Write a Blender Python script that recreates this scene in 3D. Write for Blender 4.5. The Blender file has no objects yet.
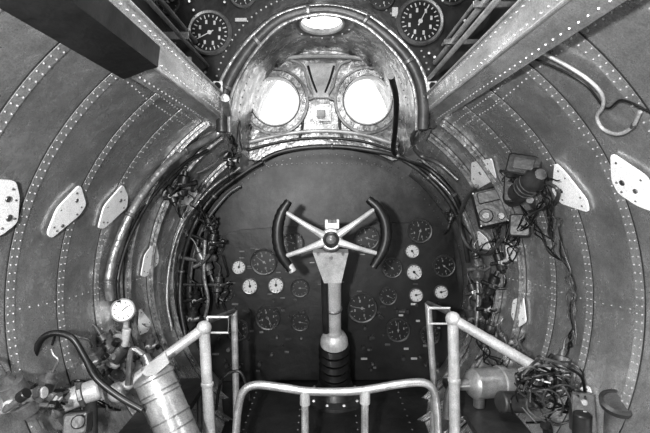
import bpy, math, random
from mathutils import Vector, Matrix, noise
random.seed(7)
CAMH=0.86; F=433.33; PITCH=math.radians(2.843)
V=Vector
# ------------------------------------------------------------ materials
def mat(name,c,rough=.5,metal=0.,nscale=8.,namt=.25,bump=.0,spec=.5,detail=6.,c2=None,streak=None,rvar=0.,grain=.16):
    m=bpy.data.materials.new(name); m.use_nodes=True
    nt=m.node_tree; b=nt.nodes['Principled BSDF']
    b.inputs['Roughness'].default_value=rough; b.inputs['Metallic'].default_value=metal
    b.inputs['Specular IOR Level'].default_value=spec
    tc=nt.nodes.new('ShaderNodeTexCoord'); nz=nt.nodes.new('ShaderNodeTexNoise')
    nz.inputs['Scale'].default_value=nscale; nz.inputs['Detail'].default_value=detail; nz.inputs['Roughness'].default_value=.65
    nt.links.new(tc.outputs['Object'],nz.inputs['Vector'])
    cr=nt.nodes.new('ShaderNodeValToRGB')
    lo=c*(1-namt) if c2 is None else c2; hi=min(1,c*(1+namt))
    cr.color_ramp.elements[0].position=.33; cr.color_ramp.elements[1].position=.68
    cr.color_ramp.elements[0].color=(lo,lo,lo,1); cr.color_ramp.elements[1].color=(hi,hi,hi,1)
    nt.links.new(nz.outputs['Fac'],cr.inputs['Fac']); src=cr.outputs['Color']
    def mul(fac,a,bb,src):
        mr=nt.nodes.new('ShaderNodeMapRange'); mr.inputs[1].default_value=.35; mr.inputs[2].default_value=.65; mr.inputs[3].default_value=a; mr.inputs[4].default_value=bb
        nt.links.new(fac,mr.inputs[0])
        ml=nt.nodes.new('ShaderNodeVectorMath'); ml.operation='MULTIPLY'
        nt.links.new(src,ml.inputs[0]); nt.links.new(mr.outputs[0],ml.inputs[1]); return ml.outputs[0]
    if streak:
        mp=nt.nodes.new('ShaderNodeMapping'); mp.inputs['Scale'].default_value=streak
        n3=nt.nodes.new('ShaderNodeTexNoise'); n3.inputs['Scale'].default_value=1.; n3.inputs['Detail'].default_value=8; n3.inputs['Roughness'].default_value=.75
        nt.links.new(tc.outputs['Object'],mp.inputs['Vector']); nt.links.new(mp.outputs[0],n3.inputs['Vector'])
        src=mul(n3.outputs['Fac'],.68,1.2,src)
        if rvar:
            m2=nt.nodes.new('ShaderNodeMapRange'); m2.inputs[1].default_value=.35; m2.inputs[2].default_value=.65; m2.inputs[3].default_value=rough+rvar; m2.inputs[4].default_value=rough-rvar
            nt.links.new(n3.outputs['Fac'],m2.inputs[0]); nt.links.new(m2.outputs[0],b.inputs['Roughness'])
    if grain:
        n4=nt.nodes.new('ShaderNodeTexNoise'); n4.inputs['Scale'].default_value=330.; n4.inputs['Detail'].default_value=1
        nt.links.new(tc.outputs['Object'],n4.inputs['Vector'])
        src=mul(n4.outputs['Fac'],1-grain,1+grain,src)
    nt.links.new(src,b.inputs['Base Color'])
    if bump>0:
        n2=nt.nodes.new('ShaderNodeTexNoise'); n2.inputs['Scale'].default_value=nscale*2.5; n2.inputs['Detail'].default_value=3
        nt.links.new(tc.outputs['Object'],n2.inputs['Vector'])
        bp=nt.nodes.new('ShaderNodeBump'); bp.inputs['Strength'].default_value=bump; bp.inputs['Distance'].default_value=.02
        nt.links.new(n2.outputs['Fac'],bp.inputs['Height']); nt.links.new(bp.outputs['Normal'],b.inputs['Normal'])
    return m
M_skin=mat('fuselage_skin',.48,.30,.68,4,.22,.30,streak=(14,14,14),rvar=.10)
M_rib=mat('rib_metal',.52,.30,.66,9,.25,.15)
M_beam=mat('beam_metal',.60,.30,.65,7,.3,.2,streak=(20,3,20),rvar=.08)
M_rivet=mat('rivet_metal',.50,.4,.5,20,.25)
M_front=mat('nose_casting',.28,.30,.6,9,.55,.25,streak=(25,25,25),rvar=.1)
M_dark=mat('dark_paint',.020,.38,0,14,.5,.1)
M_dark2=mat('dark_mid_paint',.045,.40,.1,10,.5,.15)
M_panel=mat('panel_paint',.034,.45,.1,5,.7,.1,streak=(30,30,30),grain=.3)
M_board=mat('board_paint',.011,.45,0,9,.6,.1,grain=.3)
M_rubber=mat('black_rubber',.010,.40,0,30,.3)
M_tick=mat('dial_marking',.20,.5,0,30,.3)
M_face=mat('dial_face',.50,.5,0,30,.1)
M_tube=mat('tube_aluminium',.42,.34,.55,18,.3,.05)
M_duct=mat('duct_grey',.26,.30,.5,25,.5,.2)
M_light=mat('light_paint',.42,.38,.2,14,.3,.05)
M_can=mat('canister_metal',.34,.32,.5,14,.35,.08)
M_white=mat('white_paint',.90,.5,0,12,.06)
M_mid=mat('grey_metal',.15,.36,.5,14,.45,.1)
M_floor=mat('floor_paint',.022,.55,.1,8,.5,.15)
M_glass=bpy.data.materials.new('window_glass'); M_glass.use_nodes=True
nt=M_glass.node_tree; nt.nodes.clear()
o=nt.nodes.new('ShaderNodeOutputMaterial'); t=nt.nodes.new('ShaderNodeBsdfTransparent'); g=nt.nodes.new('ShaderNodeBsdfGlossy'); mx=nt.nodes.new('ShaderNodeMixShader')
g.inputs['Roughness'].default_value=.05; mx.inputs[0].default_value=.04
nt.links.new(t.outputs[0],mx.inputs[1]); nt.links.new(g.outputs[0],mx.inputs[2]); nt.links.new(mx.outputs[0],o.inputs[0])

# ------------------------------------------------------------ helpers
def P(px,py,d):
    u=(px-325)/F; v=(216.5-py)/F
    D=V((u, math.cos(PITCH)+v*math.sin(PITCH), v*math.cos(PITCH)-math.sin(PITCH)))
    return D*(d/D.y)
KEY=[(-.7,.68,-.20),(.3,.69,-.22),(.9,.686,-.265),(1.1,.68,-.285),(1.35,.677,-.295),(1.6,.668,-.312),(1.8,.655,-.375),(2.05,.645,-.445)]
def RC(y):
    if y<=KEY[0][0]: return KEY[0][1:]
    for a,b in zip(KEY,KEY[1:]):
        if y<=b[0]:
            t=(y-a[0])/(b[0]-a[0]); return a[1]+(b[1]-a[1])*t, a[2]+(b[2]-a[2])*t
    return KEY[-1][1:]
def W(px,py,off=0.,dmax=1.96):
    d=.25
    while d<dmax:
        p=P(px,py,d); R,cz=RC(d)
        if math.hypot(p.x,p.z-cz)>=R: break
        d+=.004
    p=P(px,py,min(d,dmax)); n=p.normalized()
    if off: p=p-n*off
    return p
def S(y,th,inset=0.):
    R,cz=RC(y); R-=inset
    return V((R*math.sin(th),y,cz+R*math.cos(th)))
def frame(pos,zdir,up=V((0,0,1))):
    z=V(zdir).normalized()
    if abs(z.dot(up))>.98: up=V((0,1,0))
    x=up.cross(z).normalized(); y=z.cross(x)
    m=Matrix((x,y,z)).transposed().to_4x4(); m.translation=pos
    return m
def catmull(pts,n=8):
    if len(pts)<3: return [V(p) for p in pts]
    p=[V(q) for q in pts]; p=[p[0]*2-p[1]]+p+[p[-1]*2-p[-2]]; out=[]
    for i in range(1,len(p)-2):
        a,b,c,d=p[i-1:i+3]
        for k in range(n):
            t=k/n
            out.append(.5*((2*b)+(c-a)*t+(2*a-5*b+4*c-d)*t*t+(3*b-a-3*c+d)*t**3))
    out.append(p[-2]); return out
class B:
    def __init__(s,name): s.name=name; s.v=[]; s.f=[]; s.m=[]; s.mats=[]
    def mi(s,m):
        if m not in s.mats: s.mats.append(m)
        return s.mats.index(m)
    def add(s,vs,fs,m):
        o=len(s.v); i=s.mi(m); s.v+= [tuple(q) for q in vs]
        for f in fs: s.f.append([o+k for k in f]); s.m.append(i)
    def tube(s,pts,r,m,seg=10,smooth=True,n=8,ridge=None,caps=True):
        pl=catmull(pts,n) if smooth else [V(q) for q in pts]
        N=len(pl); rr=r if isinstance(r,(list,tuple)) else [r]
        T=[]
        for i in range(N):
            a=pl[max(0,i-1)]; b=pl[min(N-1,i+1)]; T.append((b-a).normalized() if (b-a).length>1e-9 else V((0,0,1)))
        up=V((0,0,1)) if abs(T[0].z)<.9 else V((1,0,0))
        nn=(up-T[0]*up.dot(T[0])).normalized(); vs=[]
        for i in range(N):
            nn=(nn-T[i]*nn.dot(T[i])).normalized(); bb=T[i].cross(nn)
            q=i/(N-1)*(len(rr)-1) if len(rr)>1 else 0; k=int(min(q,len(rr)-2)) if len(rr)>1 else 0
            ra=rr[k]+(rr[k+1]-rr[k])*(q-k) if len(rr)>1 else rr[0]
            if ridge: ra*=1+ridge*(i%2)
            for j in range(seg):
                a=2*math.pi*j/seg; vs.append(pl[i]+(nn*math.cos(a)+bb*math.sin(a))*ra)
        fs=[[i*seg+j,i*seg+(j+1)%seg,(i+1)*seg+(j+1)%seg,(i+1)*seg+j] for i in range(N-1) for j in range(seg)]
        if caps: fs+=[list(range(seg))[::-1],[(N-1)*seg+j for j in range(seg)]]
        s.add(vs,fs,m); return s
    def lathe(s,prof,M,m,seg=24,closed=True):
        vs=[];
        for r,h in prof:
            for j in range(seg):
                a=2*math.pi*j/seg; vs.append(M@V((r*math.cos(a),r*math.sin(a),h)))
        n=len(prof)
        fs=[[i*seg+j,i*seg+(j+1)%seg,(i+1)*seg+(j+1)%seg,(i+1)*seg+j] for i in range(n-1) for j in range(seg)]
        if closed:
            fs+=[list(range(seg))[::-1],[(n-1)*seg+j for j in range(seg)]]
        s.add(vs,fs,m); return s
    def cyl(s,a,b,r,m,seg=16,r2=None):
        a=V(a);b=V(b); L=(b-a).length; r2=r if r2 is None else r2; e=min(r*.15,L*.2)
        return s.lathe([(r-e,0),(r,e),(r2,L-e),(max(r2-e,.0005),L)],frame(a,b-a),m,seg)
    def box(s,M,sx,sy,sz,m,bev=.0):
        x,y,z=sx/2,sy/2,sz/2; b=bev or min(x,y,z)*.15
        vs=[];
        for zz,k in ((-z,b),(-z+b,0),(z-b,0),(z,b)):
            X=x-k;Y=y-k
            for q in ((-X+b,-Y),(X-b,-Y),(X,-Y+b),(X,Y-b),(X-b,Y),(-X+b,Y),(-X,Y-b),(-X,-Y+b)): vs.append(M@V((q[0],q[1],zz)))
        fs=[[i*8+j,i*8+(j+1)%8,(i+1)*8+(j+1)%8,(i+1)*8+j] for i in range(3) for j in range(8)]
        fs+=[list(range(8))[::-1],[24+j for j in range(8)]]
        s.add(vs,fs,m); return s
    def plate(s,pts,th,m,nrm=None):
        p=[V(q) for q in pts]
        if nrm is None: nrm=(p[1]-p[0]).cross(p[2]-p[0]).normalized()
        if nrm.y>0: nrm=-nrm
        n=len(p); s.add(p+[q+nrm*th for q in p],[list(range(n)),[n+i for i in range(n)][::-1]]+[[i,(i+1)%n,n+(i+1)%n,n+i] for i in range(n)],m); return s
    def flat2d(s,loops,y0,th,m):
        cu=bpy.data.curves.new('c','CURVE'); cu.dimensions='2D'; cu.fill_mode='BOTH'; cu.extrude=th/2
        for lp in loops:
            sp=cu.splines.new('POLY'); sp.points.add(len(lp)-1); sp.use_cyclic_u=True
            for i,(x,z) in enumerate(lp): sp.points[i].co=(x,z,0,1)
        ob=bpy.data.objects.new('c',cu); bpy.context.collection.objects.link(ob)
        dg=bpy.context.evaluated_depsgraph_get(); me=bpy.data.meshes.new_from_object(ob.evaluated_get(dg))
        s.add([V((q.co.x,y0+q.co.z,q.co.y)) for q in me.vertices],[list(f.vertices) for f in me.polygons],m)
        bpy.data.objects.remove(ob); bpy.data.curves.remove(cu); bpy.data.meshes.remove(me); return s
    def rivet(s,p,n,r=.0036,m=None,h=.0022):
        M=frame(p,n); vs=[M@V((r*math.cos(a*math.pi/3),r*math.sin(a*math.pi/3),0)) for a in range(6)]
        vs+=[M@V((r*.6*math.cos(a*math.pi/3),r*.6*math.sin(a*math.pi/3),h)) for a in range(6)]
        s.add(vs,[[i,(i+1)%6,6+(i+1)%6,6+i] for i in range(6)]+[[6,7,8,9,10,11]],m or M_rivet)
    def done(s,ang=35,parent=None):
        me=bpy.data.meshes.new(s.name); me.from_pydata(s.v,[],s.f)
        for m in s.mats: me.materials.append(m)
        me.polygons.foreach_set('material_index',s.m); me.polygons.foreach_set('use_smooth',[True]*len(s.f))
        me.update(); 
        import bmesh
        bm=bmesh.new(); bm.from_mesh(me); bmesh.ops.recalc_face_normals(bm,faces=bm.faces); bm.to_mesh(me); bm.free()
        me.set_sharp_from_angle(angle=math.radians(ang))
        ob=bpy.data.objects.new(s.name,me); bpy.context.collection.objects.link(ob)
        if parent: ob.parent=parent
        else:
            c=sum((v.co for v in me.vertices),V())/max(1,len(me.vertices))
            me.transform(Matrix.Translation(-c)); ob.location=c+V((0,0,CAMH))
        return ob
def circ(cx,cz,r,n=48): return [(cx+r*math.cos(2*math.pi*i/n),cz+r*math.sin(2*math.pi*i/n)) for i in range(n)]
def xz(px,py,d):
    p=P(px,py,d); return (p.x,p.z)

# ------------------------------------------------------------ fuselage shell
YS=[-.6+ i*.05 for i in range(0,53)]
YS=[y for y in YS if y<2.0]+[2.02]
def th0(y):
    R,cz=RC(y); return math.asin(min(.99,.385/R))
for side,nm in ((-1,'wall_left'),(1,'wall_right')):
    b=B(nm); NT=60; vs=[];fs=[]
    for y in YS:
        a0=th0(y)
        for k in range(NT+1): vs.append(S(y,side*(a0+(math.pi-a0)*k/NT)))
    for i in range(len(YS)-1):
        for k in range(NT): fs.append([i*(NT+1)+k,i*(NT+1)+k+1,(i+1)*(NT+1)+k+1,(i+1)*(NT+1)+k])
    b.add(vs,fs,M_skin); 
    for dth,sp in ((.06,.020),(.10,.020),(.95,.03)):
        y=.3
        while y<1.95:
            th=side*(th0(y)+dth); p=S(y,th); R,cz=RC(y)
            b.rivet(p,V((0,y,cz))-p,.0023); y+=sp
    b.done()
    for j,(y0,kind) in enumerate(((.62,0),(.77,0),(.93,0),(1.1,0),(1.27,0),(1.45,1),(1.62,1),(1.8,1))):
        b=B('trim_%d'%(j+1+(8 if side>0 else 0)))
        w=.026; h=.0016 if not kind else .010; NT=90
        a0=th0(y0)+.01
        prof=((y0-w/2,-.002),(y0-w/2,h),(y0+w/2,h),(y0+w/2,-.002)) if not kind else ((y0-w/2,-.002),(y0-w/2,h),(y0-w*.12,h),(y0-w*.12,h+.010),(y0+w*.12,h+.010),(y0+w*.12,h),(y0+w/2,h),(y0+w/2,-.002))
        NP=len(prof); vs=[];fs=[]
        for k in range(NT+1):
            th=side*(a0+(math.pi-a0)*k/NT)
            for (yy,ins) in prof: vs.append(S(yy,th,ins))
        for k in range(NT):
            for q in range(NP-1): fs.append([k*NP+q,k*NP+q+1,(k+1)*NP+q+1,(k+1)*NP+q])
        b.add(vs,fs,M_rib if not kind else M_duct)
        vs=[];fs=[]
        for k in range(NT+1):
            th=side*(a0+(math.pi-a0)*k/NT); vs+=[S(y0-w/2-.0045,th,.0008),S(y0-w/2,th,.0008)]
        for k in range(NT): fs.append([k*2,k*2+1,k*2+3,k*2+2])
        b.add(vs,fs,M_dark2)
        R,cz=RC(y0); n=int(R*(math.pi-a0)/.018)
        for k in range(1,n):
            th=side*(a0+(math.pi-a0)*k/n)
            for yy in (y0-w*.30,y0+w*.30):
                p=S(yy,th,h); b.rivet(p,V((0,yy,cz))-p,.0022)
        b.done()
b=B('wall_back'); b.flat2d([circ(0,-.2,.7,64)],-.62,.01,M_skin); b.flat2d([[(-.75,.15),(.75,.15),(.75,.84),(-.75,.84)]],-.63,.01,M_skin); b.done()
b=B('wall_front'); b.flat2d([circ(0,-.44,.66,64)],2.035,.01,M_dark); b.flat2d([[(-.72,.0),(.72,.0),(.72,.655),(-.72,.655)],circ(-.21,.42,.13),circ(.19,.42,.13)],2.06,.01,M_dark); b.done()
b=B('floor'); 
vs=[];fs=[];zf=-.86; FY=[y for y in YS]
for y in FY:
    R,cz=RC(y); hx=math.sqrt(max(.01,R*R-(zf-cz)**2))-.004; vs+=[V((-hx,y,zf)),V((hx,y,zf)),V((-hx,y,zf-.02)),V((hx,y,zf-.02))]
for i in range(len(FY)-1):
    a=i*4;c=a+4; fs+=[[a,a+1,c+1,c],[a+2,c+2,c+3,a+3]]
b.add(vs,fs,M_floor)
for x in (-.3,-.1,.12,.32):
    y=.6
    while y<1.95: b.rivet(V((x,y,zf)),V((0,0,1)),.005,M_mid); y+=.05
b.done()
b=B('ceiling')
sec=[(-.45,.36),(-.56,.60),(-.62,.80),(-.3,.86),(0,.88),(.3,.86),(.62,.80),(.56,.60),(.45,.36)]
vs=[];fs=[]
for y in (-.62,0,.5,1.0,1.54): vs+=[V((x,y,z)) for x,z in sec]
for i in range(4):
    for k in range(8): fs.append([i*9+k,i*9+k+1,(i+1)*9+k+1,(i+1)*9+k])
b.add(vs,fs,M_dark2); b.done()
for side,sec in ((-1,[(.39,.235),(.345,.255),(.335,.33),(.46,.365)]),(1,[(.388,.25),(.348,.28),(.335,.332),(.46,.365)])):
    b=B('longeron_beam')
    vs=[V((side*x,y,z)) for y in (-.6,.4,1.0,1.53) for x,z in sec]; fs=[]
    for i in range(3):
        for k in range(4): fs.append([i*4+k,i*4+(k+1)%4,(i+1)*4+(k+1)%4,(i+1)*4+k])
    fs+=[[0,1,2,3],[12,13,14,15]]; b.add(vs,fs,M_beam)
    for e in (1,2): b.tube([V((side*sec[e][0],.25,sec[e][1])),V((side*sec[e][0],1.53,sec[e][1]))],.004,M_tube,smooth=False,seg=8)
    if side<0:
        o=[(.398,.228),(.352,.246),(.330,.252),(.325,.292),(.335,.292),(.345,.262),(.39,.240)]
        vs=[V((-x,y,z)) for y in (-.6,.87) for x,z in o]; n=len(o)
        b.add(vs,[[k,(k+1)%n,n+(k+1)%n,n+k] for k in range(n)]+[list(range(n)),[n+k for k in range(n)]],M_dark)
    y=.3
    while y<1.5:
        for t in (.2,.8):
            x=sec[1][0]+(sec[2][0]-sec[1][0])*t; z=sec[1][1]+(sec[2][1]-sec[1][1])*t
            b.rivet(V((side*x,y,z)),V((-side,0,0)),.0018)
        x=sec[0][0]*.75+sec[1][0]*.25; z=sec[0][1]*.75+sec[1][1]*.25
        b.rivet(V((side*x,y,z)),V((-side*.3,0,-1)),.0024)
        y+=.024
    L=side
    p=P(325+L*107,90,1.44)
    M=frame(p,V((-L*.3,-1,0)))
    b.box(M,.030,.055,.008,M_light); b.cyl(p+V((0,-.004,.012)),p+V((0,-.012,.012)),.011,M_dark)
    b.box(frame(p+V((L*.02,0,-.035)),V((0,-1,0))),.055,.022,.01,M_light)
    b.done()
b=B('control_rod')
for x,z,r in ((.350,.40,.007),(.385,.47,.008),(.41,.53,.005)):
    b.tube([V((x,.4,z)),V((x-.01,1.5,z-.02))],r,M_tube,smooth=False)
for y in (.8,1.05,1.3): b.box(frame(V((.40,y,.45)),V((0,-1,0))),.10,.014,.008,M_mid)
b.done()
b=B('control_rod')
for x,z,r in ((-.40,.44,.006),(-.44,.52,.008)): b.tube([V((x,.4,z)),V((x,1.5,z))],r,M_mid,smooth=False)
for y in (.9,1.25): b.box(frame(V((-.43,y,.45)),V((0,-1,0))),.09,.02,.008,M_mid)
b.done()

# ------------------------------------------------------------ nose tunnel, windshield
def tun(t,y,g=0.):
    k=(y-1.5)/.45; hw=.352-.02*k+g; top=.655-.02*k+g; base=.20-.04*k
    a=math.pi*t; c,s=math.cos(a),math.sin(a); e=2/2.3
    return V((-.004-hw*math.copysign(abs(c)**e,c),y,base+(top-base)*abs(s)**e))
WC=V((-.012,1.635))
b=B('wall_nose'); vs=[];fs=[];NT=96;NY=34
for i in range(NY+1):
    y=1.5+.56*i/NY
    for k in range(NT+1): vs.append(tun(k/NT,y))
for i in range(NY):
    for k in range(NT):
        f=[i*(NT+1)+k,i*(NT+1)+k+1,(i+1)*(NT+1)+k+1,(i+1)*(NT+1)+k]
        c=(vs[f[0]]+vs[f[2]])/2
        if c.z>.5 and math.hypot(c.x-WC.x,c.y-WC.y)<.088: continue
        fs.append(f)
b.add(vs,fs,M_front)
for k in range(4,NT-3,2):
    for y in (1.56,1.72,1.90):
        p=tun(k/NT,y)
        if p.z>.5 and math.hypot(p.x-WC.x,y-WC.y)<.13: continue
        b.rivet(p,V((0,y,.4))-p)
b.done()
def ringM(M,ri,ro,h,m,b,seg=40):
    b.lathe([(ri,-.01),(ri,h*.5),(ri+.006,h),(ro-.01,h),(ro,h*.4),(ro,-.01),(ri,-.01)],M,m,seg,closed=False)
w1=P(276,103,1.95); w2=P(367,102,1.95)
edge=[(tun(k/40,1.95,.004).x,tun(k/40,1.95,.004).z) for k in range(41)]
R,cz=RC(1.95)
bot=[(x,cz+math.sqrt((R)**2-x*x)-.005) for x in [ .30-.06*i for i in range(11)]]
outline=edge+bot
b=B('wall_windshield')
b.flat2d([outline,circ(w1.x,w1.z,.106),circ(w2.x,w2.z,.106)],1.955,.02,M_front)
for sgn in (-1,1):
    b.tube([P(321+sgn*30,60,1.94),P(321+sgn*20,64,1.935),P(321+sgn*15,74,1.935),P(321+sgn*12,86,1.93),P(321+sgn*7,96,1.93),P(321+sgn*14,100,1.935)],.0055,M_light,seg=8)
    b.tube([P(321+sgn*13,66,1.935),P(321+sgn*9,80,1.932),P(321+sgn*4,93,1.93)],.006,M_dark,seg=8)
    b.tube([P(321+sgn*22,140,1.93),P(321+sgn*19,128,1.93),P(321+sgn*18,116,1.93)],.006,M_mid,seg=8)
b.plate([P(306,64,1.942),P(336,64,1.942),P(328,98,1.932),P(314,98,1.932)],.008,M_light)
b.box(frame(P(321,113,1.93),V((0,-1,0))),.09,.075,.014,M_front)
b.box(frame(P(321,114,1.915),V((0,-1,0))),.035,.03,.02,M_mid)
b.tube([P(252,64,1.93),P(285,58,1.93),P(321,56,1.93),P(360,58,1.93),P(390,66,1.93)],.009,M_light)
b.tube([P(245,143,1.93),P(285,134,1.93),P(321,131,1.93),P(360,134,1.93),P(398,145,1.93)],.009,M_light)
b.tube([P(247,150,1.92),P(285,141,1.92),P(321,138,1.92),P(360,141,1.92),P(398,152,1.92)],.006,M_dark)
for i in range(34):
    x=250+i*4.3; b.rivet(P(x,138+abs(x-321)**2*.0021,1.938),V((0,-1,0)),.004)
b.done()
for i,(w) in enumerate((w1,w2)):
    b=B('window_%d'%(i+1)); M=frame(V((w.x,1.945,w.z)),V((0,-1,0)))
    ringM(M,.104,.144,.026,M_front,b); ringM(M,.100,.110,.034,M_light,b); ringM(M,.140,.146,.03,M_mid,b)
    for k in range(20):
        a=k*math.pi/10; b.rivet(M@V((.126*math.cos(a),.126*math.sin(a),.026)),V((0,-1,0)),.006,M_light,.005)
    b.lathe([(.104,-.004),(.104,-.001)],M,M_glass,40); b.done()
b=B('window_3'); M=frame(V((WC.x,WC.y,.640)),V((0,-.1,-1)))
ringM(M,.080,.13,.008,M_mid,b); ringM(M,.078,.088,.012,M_light,b)
for k in range(16):
    a=k*math.pi/8; b.rivet(M@V((.112*math.cos(a),.112*math.sin(a),.008)),V((0,0,-1)),.005,M_light,.004)
b.lathe([(.08,-.004),(.08,-.001)],M,M_glass,40); b.done()

hole=[(tun(k/60,1.52,-.002).x,tun(k/60,1.52,-.002).z) for k in range(61)]
b=B('overhead_instrument_panel')
inner=[p for p in hole if p[1]>.23]
out=[(.38,.23),(.50,.37),(.565,.60),(.60,.79),(-.60,.79),(-.565,.60),(-.50,.37),(-.38,.23)]
b.flat2d([inner+out],1.525,.02,M_dark)
for px,py,w,h in ((241,20,.04,.012),(187,60,.03,.02),(395,12,.02,.03),(452,40,.03,.012)):
    b.box(frame(P(px,py,1.51),V((0,-1,0))),w,h,.006,M_light)
for i in range(26):
    px=random.choice([random.uniform(165,240),random.uniform(400,470)]); py=random.uniform(-5,80)
    if (px<240 and math.hypot(px-210,py-33)<28) or (px>390 and math.hypot(px-420,py-22)<30): continue
    b.cyl(P(px,py,1.512),P(px,py,1.495),.005,M_mid,8)
for p in inner:
    q=V((p[0]*1.12,1.515,p[1]*1.035+.012)); b.rivet(q,V((0,-1,0)),.004)
b.done()
b=B('canopy_arch_hoop')
A=[(222,132),(222,112),(226,90),(238,66),(255,43),(278,22),(306,12),(335,11),(364,20),(388,38),(408,60),(419,82),(423,104),(423,130)]
b.tube([P(x,y,1.46) for x,y in A],.019,M_dark2,seg=14)
b.tube([P(325+(x-325)*.93,18+(y-14)*.97,1.45) for x,y in A],.006,M_duct,seg=8)
b.tube([P(325+(x-325)*1.06,9+(y-14)*.98,1.45) for x,y in A[1:-1]],.006,M_duct,seg=8)
for i in (2,4,6,8,10):
    p=P(A[i][0],A[i][1],1.46); q=P(A[i+1][0],A[i+1][1],1.46); d=(q-p).normalized(); b.cyl(p,p+d*.014,.023,M_mid)
b.done()

# ------------------------------------------------------------ gauges
def gauge(pos,r,white=False,nd=None,ticks=12,depth=.03,needle=.8,num=True,bez=None,name='dial_gauge',tm=None):
    pos=V(pos); n=(nd if nd is not None else V((0,-1,0)))
    b=B(name); M=frame(pos,n)
    fm=M_face if white else M_rubber; tm=tm or (M_rubber if white else M_tick)
    k_=1.8 if white else 1.
    b.lathe([(r*.8,-depth),(r*1.0,-depth*.4),(r*1.05,0),(r*1.05,r*.10),(r*.98,r*.17),(r*.88,r*.14),(r*.86,r*.04)],M,bez or M_dark2,32)
    b.lathe([(r*.87,r*.03),(r*.87,r*.06)],M,fm,32)
    for k in range(ticks):
        a=2*math.pi*k/ticks+.3; L=r*(.17 if k%3==0 else .11)
        T=M@Matrix.Rotation(a,4,'Z')@Matrix.Translation(V((r*.76-L/2+r*.05,0,r*.07)))
        b.box(T,L,r*.05*k_,r*.02,tm)
        if num and k%3==0:
            T=M@Matrix.Rotation(a,4,'Z')@Matrix.Translation(V((r*.50,0,r*.07)))@Matrix.Rotation(-a,4,'Z')
            b.box(T,r*.10,r*.18,r*.02,tm)
    a=needle*math.pi
    T=M@Matrix.Rotation(a,4,'Z'); k2=2.5 if white else 1.
    b.plate([T@V((-r*.2,-r*.03*k2,r*.09)),T@V((r*.68,-r*.012*k2,r*.09)),T@V((r*.68,r*.012*k2,r*.09)),T@V((-r*.2,r*.03*k2,r*.09))],r*.01,tm)
    b.lathe([(r*.08*k_*1.2,r*.06),(r*.08*k_*1.2,r*.12)],M,tm,12)
    for k in range(4):
        a=math.pi/4+k*math.pi/2; b.rivet(M@V((r*.97*math.cos(a),r*.97*math.sin(a),r*.165)),n,r*.05,M_mid)
    return b.done()
gauge(P(210,33,1.51),.073,num=True,ticks=24,needle=1.15,tm=M_light,bez=M_mid)
gauge(P(420,22,1.51),.078,ticks=24,needle=.35,tm=M_light,bez=M_mid)
gauge(P(243,-6,1.51),.045,ticks=12,tm=M_light,bez=M_mid); gauge(P(382,-3,1.51),.042,ticks=12,tm=M_light); gauge(P(452,-10,1.51),.05,tm=M_light)
gauge(P(168,2,1.51),.04,ticks=8)

# ------------------------------------------------------------ main panel
DP=1.97
b=B('instrument_panel')
R,cz=RC(DP); lo=-.855; pts=[]
ph0=math.acos((lo-cz)/(R-.012))
for k in range(61):
    th=-ph0+2*ph0*k/60; pts.append(((R-.012)*math.sin(th),cz+(R-.012)*math.cos(th)))
b.flat2d([pts],1.99,.02,M_panel)
lb=[xz(px,py,1.97) for px,py in ((206,240),(240,230),(290,226),(360,225),(420,222),(452,232),(458,300),(452,378),(200,380),(200,300))]
b.flat2d([lb],1.968,.02,M_board)
for k in range(44):
    th=-1.25+2.5*k/43; p=V(((R-.04)*math.sin(th),1.978,cz+(R-.04)*math.cos(th))); b.rivet(p,V((0,-1,0)),.004,M_mid)
for k in range(28):
    x=262+k*5; b.rivet(P(x,163+((x-325)/60)**2*3,1.976),V((0,-1,0)),.0035,M_mid)
for i in range(110):
    px=random.uniform(215,440); py=random.uniform(300,372)
    if 305<px<360 and py>225: continue
    p=P(px,py,1.957); rr=random.choice([.004,.006,.009])
    if random.random()<.45: b.box(frame(p,V((0,-1,0))),.026*random.uniform(.4,1.2),.009,.006,random.choice([M_mid,M_dark2,M_mid,M_dark2,M_light]))
    else: b.cyl(p,p+V((0,-.018,0)),rr,random.choice([M_mid,M_dark2,M_dark2]),10)
for i in range(26):
    px=random.uniform(222,440); py=random.uniform(236,300); p=P(px,py,1.957)
    b.box(frame(p,V((0,-1,0))),.022,.005,.004,M_mid)
b.done()
G=[(239,267,7,1),(250,286,8,1),(276,285,8,1),(264,262,13,0),(293,243,11,0),(367,238,12,0),(412,251,7,1),(414,272,8,1),(416,295,7,1),(441,292,7,1),(420,231,12,0),(444,266,11,0),(362,308,15,0),(225,292,9,0),(300,288,9,0),(392,268,10,0),(388,296,9,0),(268,318,12,0),(238,330,11,0),(300,322,9,0),(398,330,12,0),(430,335,10,0),(215,245,10,0)]
for i,(px,py,r,wt) in enumerate(G):
    gauge(P(px,py,1.955),r/F*1.955,bool(wt),ticks=12,needle=random.uniform(0,2),num=r>10,bez=None if wt==0 else M_mid)

# ------------------------------------------------------------ control wheel & column
b=B('control_column')
hub=P(331,240,1.50)
def Wp(x,y,d=1.5): return P(x,y,d)
LG=[(289,201),(282,212),(278,226),(278,242),(282,256),(291,270)]
RG=[(368,199),(378,208),(385,222),(386,238),(382,252),(373,267)]
for gp in (LG,RG):
    b.tube([Wp(*q) for q in gp],[.012,.017,.019,.019,.018,.013],M_rubber,seg=14,n=5,ridge=.13)
b.cyl(Wp(289,265),Wp(293,272),.014,M_light)
for e in ((285,212),(376,208),(283,257),(379,254)):
    a=Wp(331+(e[0]-331)*.12,240+(e[1]-240)*.12,1.495); c=Wp(*e)
    mid=(a+c)/2+V((0,-.012,0)); b.tube([a,mid,c],[.015,.009,.0075],M_light,seg=10)
M=frame(hub+V((0,.02,0)),V((0,-1,.1)))
b.lathe([(.034,-.03),(.040,-.01),(.040,.02),(.034,.032)],M,M_light,28)
b.lathe([(.026,.03),(.028,.042),(.018,.046),(.016,.036)],M,M_rubber,24)
b.lathe([(.014,.03),(.012,.05),(.004,.054)],M,M_mid,16)
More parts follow.
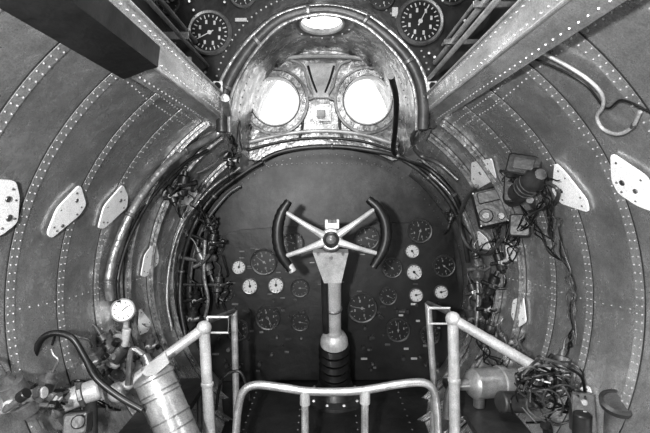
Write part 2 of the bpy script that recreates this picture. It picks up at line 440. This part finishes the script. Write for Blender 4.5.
b.box(frame(P(332,224,1.52),V((0,-1,0))),.05,.034,.03,M_light)
b.box(frame(P(332,221,1.50),V((0,-1,0))),.03,.012,.02,M_dark)
top=[P(313,249,1.53),P(348,249,1.53),P(341,279,1.57),P(324,279,1.57)]
b.plate(top,.03,M_light)
for x,y in ((318,254),(343,254),(331,258)): b.rivet(P(x,y,1.50),V((0,-1,0)),.006,M_mid,.006)
b.cyl(P(331,240,1.50),P(331,256,1.56),.03,M_mid)
c0=P(333,262,1.555); c1=P(334,333,1.68)
b.tube([c0,c1],[.030,.028],M_light,smooth=False,seg=20)
b.tube([P(324,262,1.53),P(326,332,1.65)],.013,M_dark,smooth=False,seg=10)
for t in (.62,): 
    p=c0.lerp(c1,t); d=(c1-c0).normalized(); b.cyl(p,p+d*.012,.033,M_mid,20)
ax=(P(335,385,1.78)-c1).normalized()
Mx=frame(c1,ax)
b.lathe([(.028,-.02),(.032,0),(.046,.012),(.054,.03),(.056,.05),(.044,.062)],Mx,M_light,28)
bs=c1+ax*.055; L=(P(335,388,1.80)-bs).length; prof=[]
for i in range(13): prof.append((.053+.010*(i%2)+.006*i/12,L*i/12))
b.lathe(prof,frame(bs,P(335,388,1.80)-bs),M_rubber,28)
be=V((P(335,392,1.80).x,1.80,-.86))
b.lathe([(.13,0),(.13,.012),(.09,.02),(.075,.06),(.065,.09)],frame(be,V((0,0,1))),M_dark2,32)
for k in range(10):
    a=k*math.pi/5; b.rivet(be+V((.11*math.cos(a),.11*math.sin(a),.016)),V((0,0,1)),.008,M_light,.006)
b.done()

# ------------------------------------------------------------ seat rails
def drop(p): return V((p.x,p.y,-.858))
b=B('guard_rail')
d=1.25
pts=[P(236,433,d),P(238,410,d),P(243,392,d),P(256,385,d),P(285,388,d),P(305,391,d),P(335,392,d),P(365,390,d),P(400,384,d),P(424,383,d),P(434,392,d),P(437,412,d),P(438,433,d)]
b.tube([drop(pts[0]),pts[0]],.0125,M_tube,smooth=False); b.tube([drop(pts[-1]),pts[-1]],.0125,M_tube,smooth=False)
b.tube(pts,.0120,M_tube,seg=14)
for x,y in ((305,391),(365,390)):
    p=P(x,y,d); b.tube([p,drop(p)],.0115,M_tube,smooth=False,seg=14); b.lathe([(.0155,-.02),(.0155,.02)],frame(p-V((0,0,.02)),V((0,0,1))),M_light,14)
b.done()
for side in (-1,1):
    b=B('seat_frame'); 
    if side<0: T=(204,328);Bt=(210,433);D=(118,392);I=(234,311);Ib=(236,390);dn=1.2
    else: T=(453,319);Bt=(455,433);D=(547,374);I=(428,303);Ib=(434,386);dn=1.2
    t=P(*T,dn); bt=P(*Bt,dn); b.tube([t,bt,drop(bt)],.0155,M_light,smooth=False,seg=16)
    dd=W(*D,.02); dd=P(*D,min(1.12,dd.y)); b.tube([t,dd],.0145,M_light,smooth=False,seg=16)
    for c,r in ((t,.021),(dd,.026)):
        b.lathe([(r*math.sin(a*math.pi/10)+.0002,-r*math.cos(a*math.pi/10)) for a in range(11)],frame(c,V((0,-1,0))),M_light,18)
    ii=P(*I,1.45); ib=P(*Ib,1.45); b.tube([ii,ib,drop(ib)],.0115,M_tube,smooth=False,seg=12)
    b.tube([t+V((0,.01,.01)),P(T[0]-side*12,T[1]-10,1.28),ii],.008,M_mid,seg=10)
    q=P(T[0]-side*14,T[1]-4,1.22)
    b.tube([q+V((-.03,0,.02)),q+V((.03,0,.02)),q+V((.03,0,-.025)),q+V((-.03,0,-.025)),q+V((-.03,0,.02))],.004,M_light,smooth=False,seg=8)
    m=P(*Bt,dn).lerp(t,.45); b.cyl(m,m+V((0,0,.012)),.018,M_light)
    b.lathe([(.035,0),(.035,.01),(.02,.014)],frame(drop(bt),V((0,0,1))),M_light,16)
    b.lathe([(.03,0),(.03,.01),(.015,.014)],frame(drop(ib),V((0,0,1))),M_light,16)
    b.done()
for side in (-1,1):
    b=B('side_equipment_shelf'); z=-.655; vs=[];yl=(.78,.95,1.15,1.35,1.52)
    for y in yl:
        R,cz=RC(y); hx=math.sqrt(R*R-(z-cz)**2); 
        for zz in (z,z-.02): vs+=[V((side*.42,y,zz)),V((side*(hx-.002),y,zz))]
    fs=[]
    for i in range(4):
        a=i*4;c=a+4; fs+=[[a,a+1,c+1,c],[a+2,c+2,c+3,a+3],[a,c,c+2,a+2],[a+1,a+3,c+3,c+1]]
    fs+=[[0,2,3,1],[16,17,19,18]]
    b.add(vs,fs,M_dark2)
    for y in (.85,1.45): b.tube([V((side*.43,y,z-.02)),V((side*.43,y,-.858))],.01,M_mid,smooth=False,seg=8)
    b.done()

# ------------------------------------------------------------ gusset plates on skin
def gusset(poly,holes=()):
    b=B('gusset_plate')
    p=[W(x,y,.012) for x,y in poly]; n=len(p); c=sum(p,V())/n
    R,cz=RC(c.y); ndir=(V((0,c.y,cz))-c).normalized()
    out=[]
    for i in range(n):
        a,q,e=p[i-1],p[i],p[(i+1)%n]
        la=min(.012,(a-q).length*.3); le=min(.012,(e-q).length*.3)
        A0=q+(a-q).normalized()*la; E0=q+(e-q).normalized()*le
        for t in (0,.33,.66,1): out.append(A0*(1-t)**2+q*2*t*(1-t)+E0*t*t)
    m=len(out); 
    b.add(out+[q+ndir*.004 for q in out],[list(range(m)),[m+i for i in range(m)][::-1]]+[[i,(i+1)%m,m+(i+1)%m,m+i] for i in range(m)],M_white)
    for x,y,r in holes:
        q=W(x,y,.014)
        q=q-ndir*((q-c).dot(ndir))+ndir*.004
        b.lathe([(r,0),(r*1.1,.0015),(r,.003)],frame(q,ndir),M_mid,14)
    for i in range(n):
        q=p[i].lerp(c,.3)+ndir*.004; b.rivet(q,ndir,.003,M_mid)
    b.cyl(c-ndir*.016,c,.012,M_mid,8)
    b.done()
gusset([(-12,178),(14,180),(18,196),(16,222),(-2,236),(-14,235)],((5,198,.006),(6,217,.007)))
gusset([(79,184),(85,204),(79,214),(50,238),(46,233),(56,208)],((75,200,.005),(60,225,.004)))
gusset([(122,184),(127,196),(126,207),(103,228),(97,228),(103,206)],((119,200,.005),))
gusset([(155,240),(158,257),(157,264),(145,277),(140,276),(144,255)],((153,256,.004),))
gusset([(192,184),(197,190),(195,202),(178,207),(176,200)],((187,196,.005),))
gusset([(139,308),(150,322),(147,332),(137,336)],((143,325,.004),))
gusset([(612,152),(648,176),(664,214),(640,206),(620,193),(613,180)],((624,182,.006),(638,190,.005)))
gusset([(556,162),(566,172),(588,200),(590,212),(562,203),(553,190)],((563,190,.006),))
gusset([(472,162),(492,158),(497,178),(478,189),(472,180)],((482,172,.006),))
gusset([(478,230),(487,238),(492,250),(480,248)],((483,243,.003),))
gusset([(505,235),(520,255),(524,262),(508,260)],((513,253,.004),))
gusset([(514,300),(524,296),(527,322),(518,328),(512,315)],((520,312,.005),))
gusset([(573,392),(590,385),(596,410),(580,420)],((584,402,.006),))
gusset([(88,395),(100,388),(104,402),(92,412)],())

# ------------------------------------------------------------ pipes & hoses
def pipe(name,pts,r,m,off=.04,d=None,n=8,clamps=()):
    b=B(name); q=[]
    for p in pts:
        if d is not None: q.append(P(p[0],p[1],d if len(p)<3 else p[2]))
        else: q.append(W(p[0],p[1],off if len(p)<3 else p[2]))
    b.tube(q,r,m,seg=12,n=n)
    pl=catmull(q,n)
    for c in clamps:
        i=int(c*(len(pl)-2)); dd=(pl[i+1]-pl[i]).normalized(); b.cyl(pl[i]-dd*.006,pl[i]+dd*.006,r*1.3,M_mid,14)
    return b
pipe('air_duct_hose',[(110,300),(109,278),(116,248),(130,215),(150,184),(178,155),(205,141),(222,130),(228,116),(225,98)],.013,M_duct,.05,clamps=(.1,.35,.6,.85)).done()
pipe('hydraulic_pipe',[(119,302),(118,280),(125,250),(139,218),(158,190),(184,164),(208,150)],.006,M_dark,.05).done()
pipe('hydraulic_pipe',[(186,340),(180,300),(183,262),(194,226),(214,196),(245,172),(262,162)],.012,M_dark,.05,clamps=(.3,.7)).done()
pipe('hydraulic_pipe',[(196,330),(190,295),(194,255),(206,222),(226,196),(240,186)],.007,M_mid,.05,clamps=(.4,)).done()
pipe('hydraulic_pipe',[(172,330),(167,300),(170,262),(180,228),(196,205),(215,185),(240,168)],.006,M_duct,.05).done()
pipe('hydraulic_pipe',[(205,240),(204,275),(208,300),(204,322)],.008,M_duct,.12).done()
pipe('hydraulic_pipe',[(262,160),(280,152),(310,147),(345,147),(380,152),(400,158),(425,175),(448,200),(462,230),(468,262)],.010,M_dark2,.06,clamps=(.3,.7)).done()
pipe('hydraulic_pipe',[(391,76),(396,100),(395,130),(394,152),(408,160),(430,170),(452,192),(462,212)],.010,M_dark,.06,clamps=(.5,.9)).done()
pipe('hydraulic_pipe',[(425,118),(412,138),(420,155),(438,163),(458,180)],.009,M_mid,.05).done()
pipe('hydraulic_pipe',[(476,330),(478,300),(476,262),(468,225),(452,196),(430,174)],.008,M_duct,.05).done()
pipe('flexible_hose',[(488,62),(500,68),(514,67),(522,52),(534,50),(560,62),(586,78),(601,93),(603,106),(597,117),(603,129),(618,134),(632,127),(640,112)],.0036,M_light,.03,clamps=(.05,.95)).done()
pipe('wiring_conduit',[(490,60),(520,56),(552,66),(585,84),(606,108),(622,100),(650,112)],.002,M_rubber,.03).done()
pipe('black_hose',[(36,382),(34,358),(42,339),(56,333),(72,338),(84,356),(96,378),(118,396),(142,410)],.0075,M_rubber,None,1.0,clamps=(.02,)).done()
pipe('wiring_conduit',[(52,345),(58,332),(70,336),(86,356),(104,380)],.003,M_rubber,None,1.05).done()
pipe('wiring_conduit',[(216,410),(222,380),(240,372),(250,400)],.005,M_dark,None,1.4).done()
def valve(px,py,s=1.,off=.05,m1=M_mid,m2=M_light,handle=True,d=None,seed=0,wall=True):
    random.seed(seed+int(px*7+py)); b=B('hydraulic_valve')
    p=P(px,py,d) if d else W(px,py,off)
    R,cz=RC(p.y); inn=(V((0,p.y,cz))-p); inn.y=0; inn.normalize()
    ang=random.uniform(-.5,.5); ax=V((math.sin(ang),random.uniform(-.4,.4),math.cos(ang))).normalized()
    M=frame(p-ax*.035*s,ax); L=.07*s
    b.lathe([(.010*s,-.012*s),(.012*s,0),(.020*s,.004*s),(.021*s,L*.35),(.015*s,L*.4),(.015*s,L*.6),(.021*s,L*.65),(.020*s,L),(.011*s,L*1.05),(.009*s,L*1.25)],M,m1,18)
    b.lathe([(.017*s,L*.42),(.017*s,L*.58)],M,m2,6)
    sd=ax.cross(V((0,-1,0))).normalized()
    b.cyl(p,p+sd*.045*s,.010*s,m2,12); b.cyl(p+sd*.03*s,p+sd*.042*s,.015*s,m1,6)
    b.cyl(p,p-sd*.04*s,.008*s,m1,12)
    f=V((0,-1,0)); b.cyl(p,p+f*.03*s,.009*s,m2,12)
    if handle:
        b.tube([p+f*.03*s,p+f*.045*s+sd*.01*s,p+f*.05*s+sd*.05*s+ax*.02*s],.005*s,m1,seg=8); b.cyl(p+f*.05*s+sd*.045*s+ax*.018*s,p+f*.05*s+sd*.06*s+ax*.025*s,.009*s,M_rubber,10)
    if wall:
        o=-inn
        e=p.copy()
        for _ in range(200):
            R,cz=RC(e.y)
            if math.hypot(e.x,e.z-cz)>=R: break
            e=e+o*.003
        b.tube([p,e],.007*s,m1,smooth=False,seg=8); b.lathe([(.02*s,0),(.02*s,.006)],frame(e-o*.004,inn),m2,12)
    e=p+ax*.05*s; b.tube([e,e+ax*.03*s,e+ax*.05*s+inn*-.02,e+ax*.07*s-inn*.035],.003*s,m1,seg=8)
    e=p-ax*.05*s; b.tube([e,e-ax*.03*s,e-ax*.06*s+V((0,.03,0))],.004*s,m1,seg=8)
    b.done()
for q in ((183,186,1.1),(172,196,.8),(204,262,1.3),(212,243,1.1),(218,285,1.),(210,225,.8),(196,300,1.),(231,160,.8),(192,318,1.1),
          (478,268,1.2),(492,285,1.1),(474,292,1.),(487,308,1.),(500,262,.9),(470,318,1.1),(488,335,1.),(505,345,.9),(452,215,.8)):
    valve(q[0],q[1],q[2],.07,m1=random.choice([M_dark2,M_mid,M_dark]),m2=random.choice([M_light,M_mid,M_mid]))
for q in ((112,352,1.2),(100,360,.9),(128,358,1.),(20,398,1.2),(42,392,1.),(150,345,.8),(560,372,1.1),(530,365,1.)):
    valve(q[0],q[1],q[2],.06)
gp=W(123,310,.07); b=B('pressure_gauge'); M=frame(gp,V((.25,-1,.1)))
r=.036
b.lathe([(r*.9,-.03),(r,-.01),(r*1.05,.006),(r*.93,.010),(r*.9,.002)],M,M_light,28); b.lathe([(r*.9,.002),(r*.9,.004)],M,M_white,28)
for k in range(10): b.box(M@Matrix.Rotation(k*.6,4,'Z')@Matrix.Translation(V((r*.7,0,.006))),r*.2,r*.06,.002,M_dark2)
b.box(M@Matrix.Rotation(.7,4,'Z')@Matrix.Translation(V((r*.25,0,.007))),r*.7,r*.07,.002,M_dark2)
e=W(112,345,.02); b.tube([gp-V((0,-.02,.03)),gp+V((0,.01,-.07)),e],.01,M_tube,seg=10); b.box(frame(e,V((1,-.5,.2))),.05,.06,.04,M_light)
b.done()
b=B('electric_motor_unit')
a=W(512,198,.10); c=W(541,174,.07); ax=(c-a).normalized(); L=(c-a).length; M=frame(a,ax)
b.lathe([(.02,0),(.030,.005),(.030,L*.4),(.026,L*.43),(.032,L*.47),(.032,L*.85),(.024,L*.92),(.015,L)],M,M_dark2,28)
for k in (.52,.62,.72): b.lathe([(.0338,L*k-.002),(.0338,L*k+.002)],M,M_mid,28)
bm_=frame(W(490,208,.09),V((-.35,-1,.15)))@Matrix.Rotation(.25,4,'Z')
b.box(bm_,.105,.135,.08,M_dark,.008); b.box(bm_@Matrix.Translation(V((.006,.035,.045))),.08,.04,.02,M_dark2,.003); b.cyl(bm_@V((-.022,-.028,.04)),bm_@V((-.022,-.028,.055)),.024,M_dark2,18); b.cyl(bm_@V((-.022,-.028,.053)),bm_@V((-.022,-.028,.059)),.012,M_mid,16)
b.cyl(bm_@V((.025,-.04,.04)),bm_@V((.025,-.04,.058)),.012,M_mid,12)
for sx in (-.044,.044):
    for sy in (-.058,.058): b.rivet(bm_@V((sx,sy,.04)),bm_.to_3x3()@V((0,0,1)),.004,M_light,.003)
b2=frame(W(524,167,.07),V((-.5,-1,.2)))@Matrix.Rotation(-.2,4,'Z')
b.box(b2,.085,.055,.06,M_dark,.004); b.box(b2@Matrix.Translation(V((0,0,.033))),.05,.03,.01,M_dark2)
b.box(frame(W(520,226,.06),V((-.5,-1,.2))),.06,.07,.05,M_dark2,.004)
b.box(frame(W(513,188,.09),V((-.5,-1,.2))),.05,.09,.05,M_dark,.004)
b.tube([W(476,186,.10),W(464,202,.10),W(460,225,.10),W(468,246,.10),W(488,254,.08),W(502,240,.06)],.007,M_mid,seg=10)
b.tube([W(541,180,.07),W(558,190,.06),W(552,205,.05),W(530,212,.06)],.005,M_dark2,seg=8)
for px,py in ((495,225),(530,200)): b.tube([W(px,py,.09),W(px+4,py+6,-.005)],.01,M_mid,smooth=False)
b.done()
def wires(ends,n,r,m,off=.05,sag=8,seed=1):
    random.seed(seed); b=B('wire_bundle')
    for i in range(n):
        (x0,y0),(x1,y1)=random.choice(ends); q=[]
        for k in range(7):
            t=k/6; s=math.sin(math.pi*t)
            q.append(W(x0+(x1-x0)*t+random.uniform(-1,1)*sag*s,y0+(y1-y0)*t+random.uniform(-1,1)*sag*s*.7,off+random.uniform(-.015,.03)))
        b.tube(q,r*random.uniform(.7,1.3),random.choice(m),seg=6,n=6)
    b.done()
wires([((510,215),(512,262)),((520,205),(560,260)),((545,185),(552,240)),((500,225),(470,262)),((552,205),(566,262)),((560,240),(573,330)),((545,200),(505,245)),((515,190),(560,180)),((500,170),(530,195))],30,.0019,[M_rubber,M_dark,M_rubber,M_rubber,M_mid],.09,9,3)
wires([((572,330),(560,372)),((566,250),(576,345)),((492,262),(486,330)),((480,262),(500,330)),((575,345),(540,370))],8,.0018,[M_rubber,M_mid,M_mid],.04,5,4)
wires([((200,200),(205,250)),((180,190),(205,225)),((210,260),(195,330)),((225,150),(185,186)),((222,255),(225,310)),((165,180),(190,170))],8,.0025,[M_rubber,M_dark,M_dark,M_mid],.06,7,5)
wires([((20,380),(60,410)),((36,384),(88,400)),((60,400),(120,410)),((110,330),(100,380)),((100,380),(60,395)),((5,405),(50,420))],16,.003,[M_rubber,M_mid,M_dark],.05,10,6)
wires([((470,330),(500,375)),((515,360),(560,372)),((480,345),(530,395)),((460,215),(478,262))],12,.0025,[M_rubber,M_dark,M_mid],.06,8,8)
wires([((232,135),(235,170)),((240,120),(236,162)),((208,150),(245,160))],6,.0025,[M_rubber,M_mid,M_mid],.05,6,9)
b=B('cable_coil'); random.seed(11)
for i in range(24):
    cx=545+random.uniform(-18,18); cy=392+random.uniform(-16,16); rr=random.uniform(10,26); q=[]; ph=random.uniform(0,6)
    for k in range(9):
        a=ph+k*random.uniform(.45,.7); q.append(P(cx+rr*1.1*math.cos(a),cy+rr*.9*math.sin(a),1.02+random.uniform(-.03,.03)+.03*math.sin(a)))
    b.tube(q,random.choice([.0025,.0035,.002]),random.choice([M_rubber,M_rubber,M_dark,M_mid,M_dark2]),seg=7,n=5)
b.tube([P(545,425,1.02),P(548,432,1.03),V((P(548,432,1.03).x,1.03,-.654))],.012,M_dark,seg=8)
b.done()
b=B('oxygen_canister')
a=P(152,372,1.10); c=P(180,440,1.06); ax=(c-a).normalized(); L=(c-a).length+.06; M=frame(a,ax)
b.lathe([(.02,-.02),(.024,-.004),(.046,.004),(.052,.012),(.052,.018),(.049,.022),(.049,L-.02),(.045,L)],M,M_can,32)
for h in (.05,.062,.12,.15): b.lathe([(.0515,h),(.0515,h+.004)],M,M_mid,32)
for k in range(9):
    t=-2.8+k*.35; q=M@V((.0495*math.cos(t),.0495*math.sin(t),.07)); q2=M@V((.0495*math.cos(t),.0495*math.sin(t),.115)); b.tube([q,q2],.0025,M_dark,smooth=False,seg=6)
b.cyl(a-ax*.05,a-ax*.01,.012,M_mid); b.tube([a-ax*.045,a-ax*.06+V((-.03,0,0)),P(128,385,1.1)],.008,M_mid,seg=8)
b.plate([P(142,372,1.06),P(150,362,1.06),P(166,352,1.06),P(170,362,1.06),P(152,378,1.06)],.006,M_light)
b.done()
b=B('hydraulic_pump')
p=P(62,402,1.02); q=P(100,388,1.05); b.cyl(p,q,.026,M_light,20); b.cyl(p.lerp(q,-.15),p,.034,M_mid,20); b.cyl(p.lerp(q,.45),p.lerp(q,.6),.032,M_mid,8)
b.cyl(P(45,418,1.0),P(66,400,1.02),.022,M_mid,16); b.cyl(P(8,412,.95),P(36,404,.98),.020,M_light,16); b.cyl(P(22,410,.94),P(22,392,.97),.014,M_mid,12)
b.cyl(P(60,410,1.02),V((P(60,410,1.02).x,1.02,-.654)),.02,M_dark2); b.cyl(P(90,395,1.04),V((P(90,395,1.04).x,1.04,-.654)),.016,M_dark2)
b.cyl(P(36,386,1.0),P(37,400,1.0),.014,M_light,6); b.cyl(P(37,400,1.0),P(44,418,1.0),.012,M_mid)
b.box(frame(P(78,422,1.0),V((.2,-1,.3))),.05,.045,.05,M_mid); b.cyl(P(78,422,.975),P(78,422,.96),.015,M_dark)
b.done()
b=B('hydraulic_pump')
p=P(100,372,1.2); q=P(124,346,1.22); b.cyl(p,q,.024,M_dark2,18); b.cyl(p.lerp(q,.35),p.lerp(q,.5),.03,M_light,18); b.cyl(q,q+V((.01,0,.05)),.012,M_light)
b.tube([p,W(96,378,-.005)],.012,M_mid,smooth=False); b.done()
b=B('hydraulic_accumulator')
p=P(470,384,1.3); q=P(516,381,1.34); ax=(q-p).normalized(); L=(q-p).length; M=frame(p,ax)
b.lathe([(.016,-.05),(.018,-.01),(.036,0),(.045,.012),(.045,L*.6),(.050,L*.62),(.050,L*.72),(.042,L*.74),(.040,L),(.02,L+.02)],M,M_tube,28)
b.cyl(p.lerp(q,.2),V((p.lerp(q,.2).x,p.lerp(q,.2).y,-.654)),.018,M_mid); b.cyl(p.lerp(q,.8),V((p.lerp(q,.8).x,p.lerp(q,.8).y,-.654)),.018,M_mid)
b.tube([p-ax*.04,p-ax*.07+V((0,0,-.02)),p-ax*.08+V((0,0,-.1))],.012,M_mid,seg=10)
b.cyl(P(500,402,1.22),P(535,402,1.25),.03,M_dark2,18); 
b.done()
b=B('hydraulic_reservoir')
q=P(618,406,.94); M=frame(q,V((-.15,-.35,1)))
z0=-.654
b.cyl(V((q.x,q.y,z0)),q,.026,M_mid,20); b.lathe([(.026,-.01),(.036,0),(.038,.012),(.030,.016),(.028,.010)],M,M_dark2,24); b.lathe([(.029,.009),(.029,.011)],M,M_mid,24)
b.cyl(V((q.x-.06,q.y+.03,z0)),V((q.x-.06,q.y+.03,-.50)),.02,M_dark,16)
b.done()
b=B('junction_box'); M=frame(P(582,412,1.0),V((-.3,-1,.3))); b.box(M,.05,.09,.04,M_mid)
for k in range(3): b.cyl(M@V((0,-.025+.025*k,.02)),M@V((0,-.025+.025*k,.028)),.007,M_light,10)
b.cyl(P(582,420,1.0),V((P(582,420,1.0).x,1.0,z0)),.015,M_mid); b.done()

# ------------------------------------------------------------ light, world, camera
def area(name,loc,rot_to,size,power):
    l=bpy.data.lights.new(name,'AREA'); l.shape='DISK'; l.size=size; l.energy=power
    o=bpy.data.objects.new(name,l); bpy.context.collection.objects.link(o); o.location=V(loc)+V((0,0,CAMH))
    o.rotation_euler=(V(rot_to)-V(loc)).to_track_quat('-Z','Y').to_euler()
area('flash_lamp',(-.22,-.25,.08),(-.05,1.6,-.05),.06,29)
area('canopy_fill_light',(0,.75,.76),(0,1.0,-.5),.40,9)  # added overhead fill that gives the metal skin its highlights, not a fixture
area('aft_fill_light',(-.15,-.45,-.45),(0,1.2,.1),.30,3)  # low fill light added behind the camera to brighten the walls
w=bpy.data.worlds.new('World'); bpy.context.scene.world=w; w.use_nodes=True
w.node_tree.nodes['Background'].inputs[0].default_value=(1,1,1,1); w.node_tree.nodes['Background'].inputs[1].default_value=2.2
cam=bpy.data.cameras.new('Camera'); cam.lens=24; cam.sensor_width=36; cam.clip_start=.02
co=bpy.data.objects.new('Camera',cam); bpy.context.collection.objects.link(co)
co.location=(0,0,CAMH); co.rotation_euler=(math.pi/2-PITCH,0,0)
bpy.context.scene.camera=co
vs_=bpy.context.scene.view_settings; vs_.view_transform='Standard'
for lk in ('Medium High Contrast','Standard - Medium High Contrast'):
    try: vs_.look=lk; print('look',lk); break
    except Exception as ex: pass
